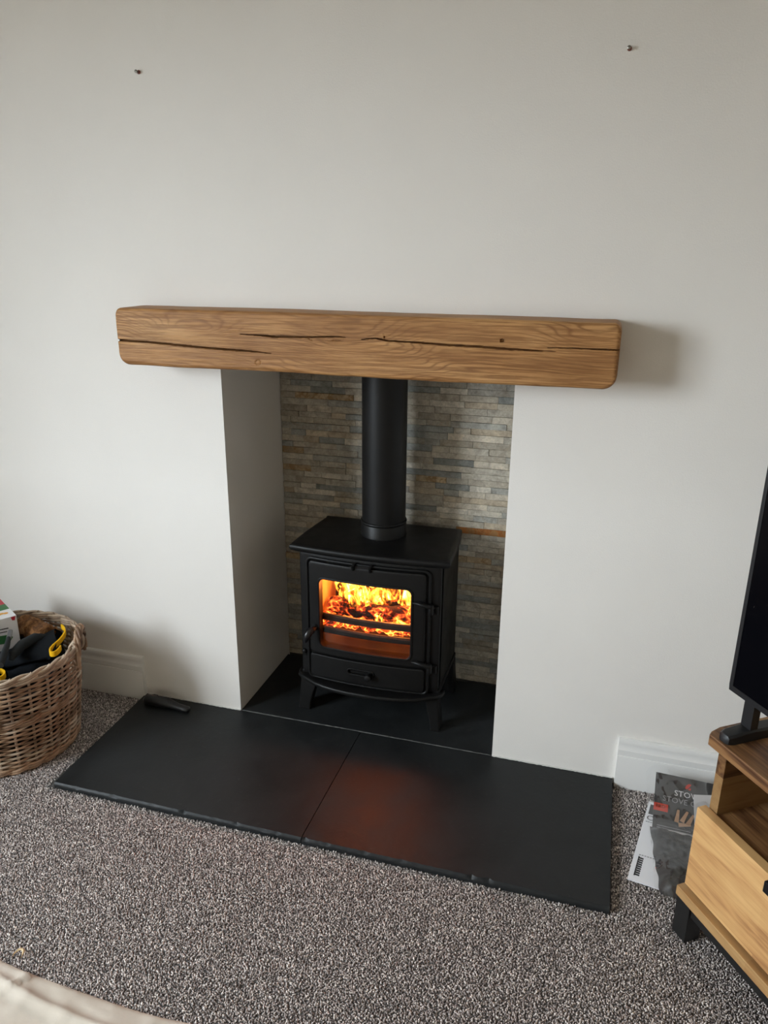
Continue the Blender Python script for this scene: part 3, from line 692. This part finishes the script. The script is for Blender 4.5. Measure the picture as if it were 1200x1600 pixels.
def side(pts, m, nm): build(nm, MB().add([(-.0006, y, fz*z_) for y, z_ in pts], [tuple(range(len(pts)))]).xf(F), m, ct, smooth=0, fix=False)
side([(.004, .002), (.018, .002), (.015, .014), (.007, .016)], M['crim'], 'red_corner')
side([(.03, .035), (.075, .032), (.075, .035), (.05, .037), (.03, .039)], M['ink'], 'printed_line'); side([(.035, .046), (.07, .043), (.07, .046), (.035, .049)], M['ink'], 'printed_line')
side([(.02, .072), (.035, .060), (.06, .056), (.085, .060), (.085, .082), (.05, .088), (.03, .084)], M['green'], 'printed_leaf')
pk = thing('hearth_tool', 'grey metal tool handle sticking out of the basket beside the carton', 'tool', (-.60, -.37, .33))
build('ferrule', MB().tube([(-.648, -.296, .371), (-.640, -.310, .366), (-.631, -.327, .360)], [.0065, .0075, .0075], 14), M['metal'], pk, smooth=50)
build('shaft', MB().tube([(-.632, -.325, .361), (-.615, -.352, .355), (-.592, -.395, .346), (-.572, -.435, .335)], [.0085, .0105, .013, .013], 12, True, .8), M['gfab'], pk, smooth=50)

# ---------------------------------------------------------------- black tool on the hearth
tl = thing('tool_handle', 'small black handle shaped tool lying on the left slab against the wall', 'tool', (-.25, -.06, HZ))
P = [(-.345, -.062, .031), (-.335, -.061, .033), (-.29, -.060, .033), (-.25, -.060, .031), (-.21, -.063, .027), (-.185, -.066, .026), (-.168, -.068, .026), (-.163, -.068, .025)]
build('grip', MB().tube(P, [.006, .0165, .0175, .0165, .0115, .011, .0115, .006], 16, True, 1.15), M['satin'], tl, smooth=60)
build('hook', MB().tube([(-.338, -.052, .030), (-.345, -.030, .024), (-.335, -.014, .020), (-.322, -.012, .019)], [.006, .0055, .005, .004], 10), M['satin'], tl, smooth=60)

# ---------------------------------------------------------------- screws in the wall
for x, z, lb in ((-.194, 1.996, 'brown wall plug with a screw left high above the beam, left one'), (1.093, 1.982, 'brown wall plug with a screw left high above the beam, right one')):
    t = thing('wall_plug', lb, 'screw', (x, 0, z))
    build('plug', MB().lathe([(.0052, .001), (.0052, -.002), (.003, -.0025)], (x, 0, z), 14, 'y'), M['plug'], t, smooth=40)
    build('screw', MB().lathe([(.002, .0), (.002, -.010), (.0042, -.0115), (.0044, -.013), (.002, -.0145)], (x-.001, 0, z), 14, 'y'), M['screw'], t, smooth=40)

# ---------------------------------------------------------------- TV cabinet and TV (local frame: x along the front, y inwards)
RZ = math.atan2(-.82, .57); CO = (1.397, -.522, 0)
cb = thing('tv_cabinet', 'acacia wood television cabinet with open shelf, drawer and black metal legs', 'cabinet', CO, RZ, None, True)
CW, CDp = 1.12, .40
mb = MB(); P = [(-.018, .030), (CW, .030), (CW, CDp), (-.034, CDp), (-.034, .072), (-.026, .042)]
L = [[(x, y, z) for x, y in P] for z in (.503, .530)]; mb.loops(L, True, True, True)
build('top_board', mb, M['cab_top_shaded'], cb, smooth=0, bevel=.002)
build('side_panel', MB().box(.012, .036, .034, CDp-.01, .134, .503), M['cab_z_shaded'], cb, smooth=0, bevel=.001)
build('side_panel', MB().box(CW-.046, CW-.022, .034, CDp-.01, .134, .503), M['cab_z_shaded'], cb, smooth=0, bevel=.001)
build('back_panel', MB().box(.036, CW-.046, CDp-.03, CDp-.012, .134, .503), M['cab_in_shaded'], cb, smooth=0)
build('shelf', MB().box(.036, CW-.046, .034, CDp-.03, .335, .353), M['cab_in_shaded'], cb, smooth=0)
build('bottom_board', MB().box(-.004, CW-.0, -.006, CDp, .108, .134), M['cab_e'], cb, smooth=0, bevel=.0015)
for k in range(2):
    xa = .004+k*.555
    dr = build('drawer', MB().box(xa, xa+.55, .008, .032, .142, .358), M['cab_u'], cb, smooth=0, bevel=.0015)
    build('drawer_handle', MB().box(xa+.222, xa+.35, -.016, -.006, .336, .362).box(xa+.226, xa+.234, -.008, .010, .345, .355).box(xa+.338, xa+.346, -.008, .010, .345, .355), M['gloss'], dr, smooth=0, bevel=.0012, label='black metal handle')
for x, y in ((-.004, 0), (CW-.05, 0), (-.004, CDp-.044), (CW-.05, CDp-.044)):
    build('leg', MB().box(x, x+.044, y, y+.042, -.002, .108), M['black'], cb, smooth=0, bevel=.001, label='black metal leg')
build('rail', MB().box(.04, CW-.05, .006, .036, .074, .108), M['black'], cb, smooth=0, bevel=.001, label='black metal rail')
tv = thing('television', 'black flat screen television standing on the wooden cabinet', 'television', CO, RZ, None, True)
TW = .97
build('tv_body', MB().box(-.043, -.043+TW, .092, .118, .618, 1.175).box(.1, TW-.2, .118, .145, .66, 1.0), M['satin'], tv, smooth=0, bevel=.003)
build('bezel', MB().box(-.043, -.043+TW, .088, .093, .618, .632).box(-.043, -.034, .088, .093, .632, 1.175).box(TW-.052, TW-.043, .088, .093, .632, 1.175).box(-.034, TW-.052, .088, .093, 1.166, 1.175), M['satin'], tv, smooth=0, bevel=.001)
build('screen', MB().box(-.034, TW-.052, .0895, .093, .632, 1.166), M['screen'], tv, smooth=0)
for x in (.014, .86):
    mb = MB(); L = []
    for y, wd, z0, z1 in ((.036, .008, .531, .543), (.040, .014, .5302, .549), (.052, .018, .5302, .552), (.10, .018, .5302, .556), (.17, .018, .5302, .552), (.235, .018, .5302, .55), (.247, .010, .531, .545)):
        L.append([(x-wd, y, z0), (x+wd, y, z0), (x+wd, y, z1-.004), (x+wd-.005, y, z1), (x-wd+.005, y, z1), (x-wd, y, z1-.004)])
    mb.loops(L, True, True, True); mb.box(x-.014, x+.014, .094, .114, .55, .63); build('foot', mb, M['satin'], tv, smooth=30)

# ---------------------------------------------------------------- papers and glove pack by the skirting
lf = thing('leaflet', 'white leaflet with black print lying on the carpet under the glove pack', 'leaflet', (1.34, -.3, 0))
F = frame4((1.293, -.392, .003), (.975, -.20, .0), (.034, .29, .030))
LW, LH = .205, .295
def leaf(u, v): return (LW*u, LH*v, .002*math.sin(u*5)+.004*u*(1-u))
mb = MB(); mb.grid(leaf, 14, 12); mb.grid(lambda u, v: (LW*u, LH*v, leaf(u, v)[2]-.004), 14, 12)
for a, b in ((0, 0), (0, 1)):
    mb.grid(lambda u, v: (LW*u, LH*b, leaf(u, b)[2]-.004*v), 14, 1)
mb.grid(lambda u, v: (0, LH*u, -.004*v), 12, 1); mb.grid(lambda u, v: (LW, LH*u, leaf(1, 0)[2]-.004*v), 12, 1)
build('cover', mb.xf(F), M['paper'], lf, smooth=40)
zt = .0032
def flat(mb, x0, x1, y0, y1, z=zt):
    mb.add([(x0, y0, leaf(x0/LW, 0)[2]+.0008), (x1, y0, leaf(x1/LW, 0)[2]+.0008), (x1, y1, leaf(x1/LW, 0)[2]+.0008), (x0, y1, leaf(x0/LW, 0)[2]+.0008)], [(0, 1, 2, 3)])
mb = MB(); flat(mb, .007, .021, .245, .284); build('printed_block', mb.xf(F), M['ink'], lf, smooth=0, fix=False)
build('printed_title', text_mb('Co', .026, F @ Matrix.Translation((.005, .222, .0016))), M['ink'], lf, smooth=0, fix=False)
mb = MB()
for k in range(9): flat(mb, .006+.006*k, .0105+.006*k, .213, .2155)
build('printed_line', mb.xf(F), M['inkg'], lf, smooth=0, fix=False); mb = MB()
for k in range(14): flat(mb, .012+.007*k, .0165+.007*k, .088, .0905)
build('printed_line', mb.xf(F), M['inkg'], lf, smooth=0, fix=False)
mb = MB()
for k in range(9): flat(mb, .012, .13, .018+.0072*k, .0235+.0072*k)
flat(mb, .012, .015, .016, .084)
build('printed_table', mb.xf(F), M['ink'], lf, smooth=0, fix=False)

gp = thing('glove_pack', 'clear packet of black stove gloves with a charcoal header card, leaning on the skirting', 'packet', (1.42, -.2, 0))
F = frame4((1.358, -.205, .026), (.99, -.045, -.012), (-.004, .145, .080))
CWd, CHt = .17, .165
build('header_card', MB().box(0, CWd, 0, CHt, -.0012, 0).xf(F), M['card'], gp, smooth=0)
K = lambda x, y: F @ Matrix.Translation((x, y, .0006))
build('printed_title', text_mb('STOVA', .0235, K(.052, .106)), M['white'], gp, smooth=0, fix=False, label='white lettering')
build('printed_subtitle', text_mb('STOVE GL', .0225, K(.022, .084)), M['greyw'], gp, smooth=0, fix=False, label='grey lettering')
mb = MB().add([(.080, .134, .0006), (.085, .131, .0006), (.092, .139, .0006), (.097, .148, .0006), (.090, .149, .0006), (.083, .143, .0006)], [(0, 1, 2, 3, 4, 5)])
mb.add([(.088, .131, .0006), (.095, .130, .0006), (.096, .137, .0006), (.092, .136, .0006)], [(0, 1, 2, 3)])
build('printed_flame', mb.xf(F), M['red'], gp, smooth=0, fix=False, label='orange red flame mark')
build('red_label', MB().box(.0, .038, .052, .074, .0, .0007).xf(F), M['red'], gp, smooth=0)
build('label_text', text_mb('PRO', .013, F @ Matrix.Translation((.006, .061, .0012))), M['ink'], gp, smooth=0, fix=False)
mb = MB()
for a, b in (((.062, .030), (.066, .066)), ((.076, .034), (.090, .066)), ((.092, .030), (.106, .060)), ((.068, .024), (.10, .030))):
    d = (Vector(b)-Vector(a)).normalized(); nn = Vector((-d.y, d.x))*.006; A, Bb = Vector(a), Vector(b)
    mb.add([(*(A-nn), .0005), (*(A+nn), .0005), (*(Bb+nn*.5), .0005), (*(Bb-nn*.5), .0005)], [(0, 1, 2, 3)])
build('printed_logs', mb.xf(F), M['tan'], gp, smooth=0, fix=False)
build('printed_line', MB().box(.012, .10, .010, .0115, 0, .0005).xf(F), M['greyw'], gp, smooth=0)
build('printed_line', MB().box(.012, .11, .004, .0055, 0, .0005).xf(F), M['greyw'], gp, smooth=0)
# the gloves in the packet: crumpled, one over the other
def glove(u, v, top):
    x = 1.352+.135*u+.02*v; y = -.205-.225*v-.02*u
    e = (1-(2*u-1)**4)*(1-(2*v-1)**6)
    wr_ = .012*noise.noise(Vector((u*2.5, v*7.5, 3)))+.008*(.4-abs(noise.noise(Vector((u*4+v*3, v*14, 8)))))+.004*noise.noise(Vector((u*16, v*22, 1)))
    zb = .012+.016*max(0, 1-v*1.6)
    return (x+.006*noise.noise(Vector((v*6, 2, u))), y, zb+e*(.030+wr_) if top else zb)
mb = MB(); mb.grid(lambda u, v: glove(u, v, True), 40, 60); mb.grid(lambda u, v: glove(u, v, False), 24, 34)
build('glove', mb, m_plain('black_leather', (.022, .023, .025), .42, .5, 0, (90, .5)), gp, smooth=70)
mb = MB()
def film(u, v):
    x = 1.338+.17*u+.018*v; y = -.05-.395*v-.02*u
    wr_ = .004*noise.noise(Vector((u*9, v*12, 3)))+.0025*noise.noise(Vector((u*22, v*30, 8)))
    zc = .124-.066*min(1, v/.40) if v < .4 else .058+.008*math.sin(math.pi*(v-.4)/.6)-.046*max(0, (v-.75)/.25)**2
    e = (1-abs(2*u-1)**6)
    return (x, y, zc*(.72+.28*e)+.004+wr_)
mb.grid(film, 40, 60); build('plastic_sleeve', mb, M['plast'], gp, smooth=80, fix=False, label='clear crinkled plastic sleeve')
sl = MB(); F = frame4((1.471, -.196, .018), (.93, .36, -.1), (.003, .06, .093)); sl.box(0, .07, 0, .108, 0, .0008).xf(F)
tag(build('paper_slip', sl, M['paper'], smooth=0), 'blank white card tucked between the glove pack and the wooden cabinet', 'card')

# ---------------------------------------------------------------- dust sheet, shaving
def sheet(u, v):
    x = -1.0+1.95*u; y = -1.064-.72*v+.012*noise.noise(Vector((x*3.2, 0, 5)))*(1-v)-.012*math.sin(x*7)*(1-v)
    ridge = lambda p: (1-abs(noise.noise(p))*2.2)
    yy = v*.72
    z = .003+.007*max(0, ridge(Vector((x*3.0+yy*2.2, yy*5.0-x*1.2, 1))))**3+.004*max(0, ridge(Vector((x*9-yy*5, yy*13, 7))))**2+.0012*noise.noise(Vector((x*40, yy*40, 3)))
    z += .010*math.exp(-((yy-.045-.03*x-.012*math.sin(x*5))/.011)**2)+.009*math.exp(-((x-.02+.55*yy)/.007)**2)*math.exp(-((yy-.03)/.035)**2)
    z *= min(1, .35+yy/.012)
    if v == 0: z = .001
    return (x, y, z)
tag(build('dust_sheet', MB().grid(sheet, 200, 110), M['sheet'], smooth=80, fix=False), 'creased cream cotton dust sheet spread on the carpet in the near left corner', 'sheet')
mb = MB(); L = []
for i in range(14):
    a = i/13*3.6; c = Vector((-.047+.010*math.cos(a), -1.04+.018*math.sin(a)*.9+.004*i/13, .004+.004*math.sin(a*.7)))
    r = .0035*math.sin(math.pi*(i+.6)/14.2)
    L.append([c+Vector((r*math.cos(a), r*math.sin(a), 0)), c+Vector((0, 0, .002)), c-Vector((r*math.cos(a), r*math.sin(a), 0)), c-Vector((0, 0, .0005))])
tag(build('wood_shaving', mb.loops(L, True, True, True), M['shav'], smooth=60), 'tiny curled pale wood shaving on the carpet near the dust sheet', 'shaving')

# ---------------------------------------------------------------- carpet pile
def pile():
    dx = .0040
    gx, gy = np.meshgrid(np.arange(-1.02, 1.72, dx), np.arange(-1.30, -.001, dx)); x = gx.ravel(); y = gy.ravel()
    x = x+rng.uniform(-.45, .45, x.size)*dx; y = y+rng.uniform(-.45, .45, x.size)*dx
    keep = ~((x > -.385) & (x < 1.2535) & (y > -.5195))
    keep &= ~(((x < -.37) | (x > 1.25)) & (y > -.020)); keep &= ~((x-BX)**2+(y-BY)**2 < .196**2)
    keep &= ~((y < -1.10) & (x < .3)); x, y = x[keep], y[keep]; n = x.size
    r = dx*rng.uniform(.42, .66, n); ang = rng.uniform(0, 6.283, n); ln = rng.uniform(.3, 1.5, n)*dx; ht = rng.uniform(.0045, .0070, n)
    z0 = -.006
    V = np.zeros((n, 9, 3)); ph = rng.uniform(0, 6.283, n)
    for k in range(4):
        a = ph+k*math.pi/2
        V[:, k] = np.stack([x+np.cos(a)*r, y+np.sin(a)*r, np.full(n, z0)], 1)
        V[:, 4+k] = np.stack([x+np.cos(a+.5)*r*.85+np.cos(ang)*ln*.6, y+np.sin(a+.5)*r*.85+np.sin(ang)*ln*.6, z0+ht*.72], 1)
    V[:, 8] = np.stack([x+np.cos(ang)*ln, y+np.sin(ang)*ln, z0+ht], 1)
    loc = []
    for k in range(4): loc += [[k, (k+1) % 4, 4+(k+1) % 4], [k, 4+(k+1) % 4, 4+k], [4+k, 4+(k+1) % 4, 8]]
    T = (np.array(loc)[None]+(np.arange(n)*9)[:, None, None]).reshape(-1, 3)
    me = bpy.data.meshes.new('carpet_pile'); me.vertices.add(n*9); me.vertices.foreach_set('co', V.ravel())
    me.loops.add(T.size); me.loops.foreach_set('vertex_index', T.ravel().astype(np.int32)); me.polygons.add(len(T)); me.polygons.foreach_set('loop_start', np.arange(0, T.size, 3).astype(np.int32))
    me.update(calc_edges=True); me.validate()
    pal = np.array([g(128, 120, 117), g(178, 168, 164), g(208, 199, 194), g(236, 228, 222), g(152, 143, 139)]); pr = [.22, .26, .22, .13, .17]
    c = pal[rng.choice(5, n, p=pr)]*rng.uniform(.85, 1.15, (n, 1))
    A = me.color_attributes.new('tint', 'FLOAT_COLOR', 'POINT'); A.data.foreach_set('color', np.repeat(np.concatenate([c, np.ones((n, 1))], 1)[:, None], 9, 1).astype(np.float32).ravel())
    me.shade_smooth(); me.materials.append(M['carpet'])
    o = bpy.data.objects.new('carpet_pile', me); C.objects.link(o); print('tufts', n)
    return tag(o, 'speckled grey twist pile carpet covering the floor', 'carpet', kind='stuff')
pile()
for o in bpy.data.objects:
    if '_b' in o: del o['_b']
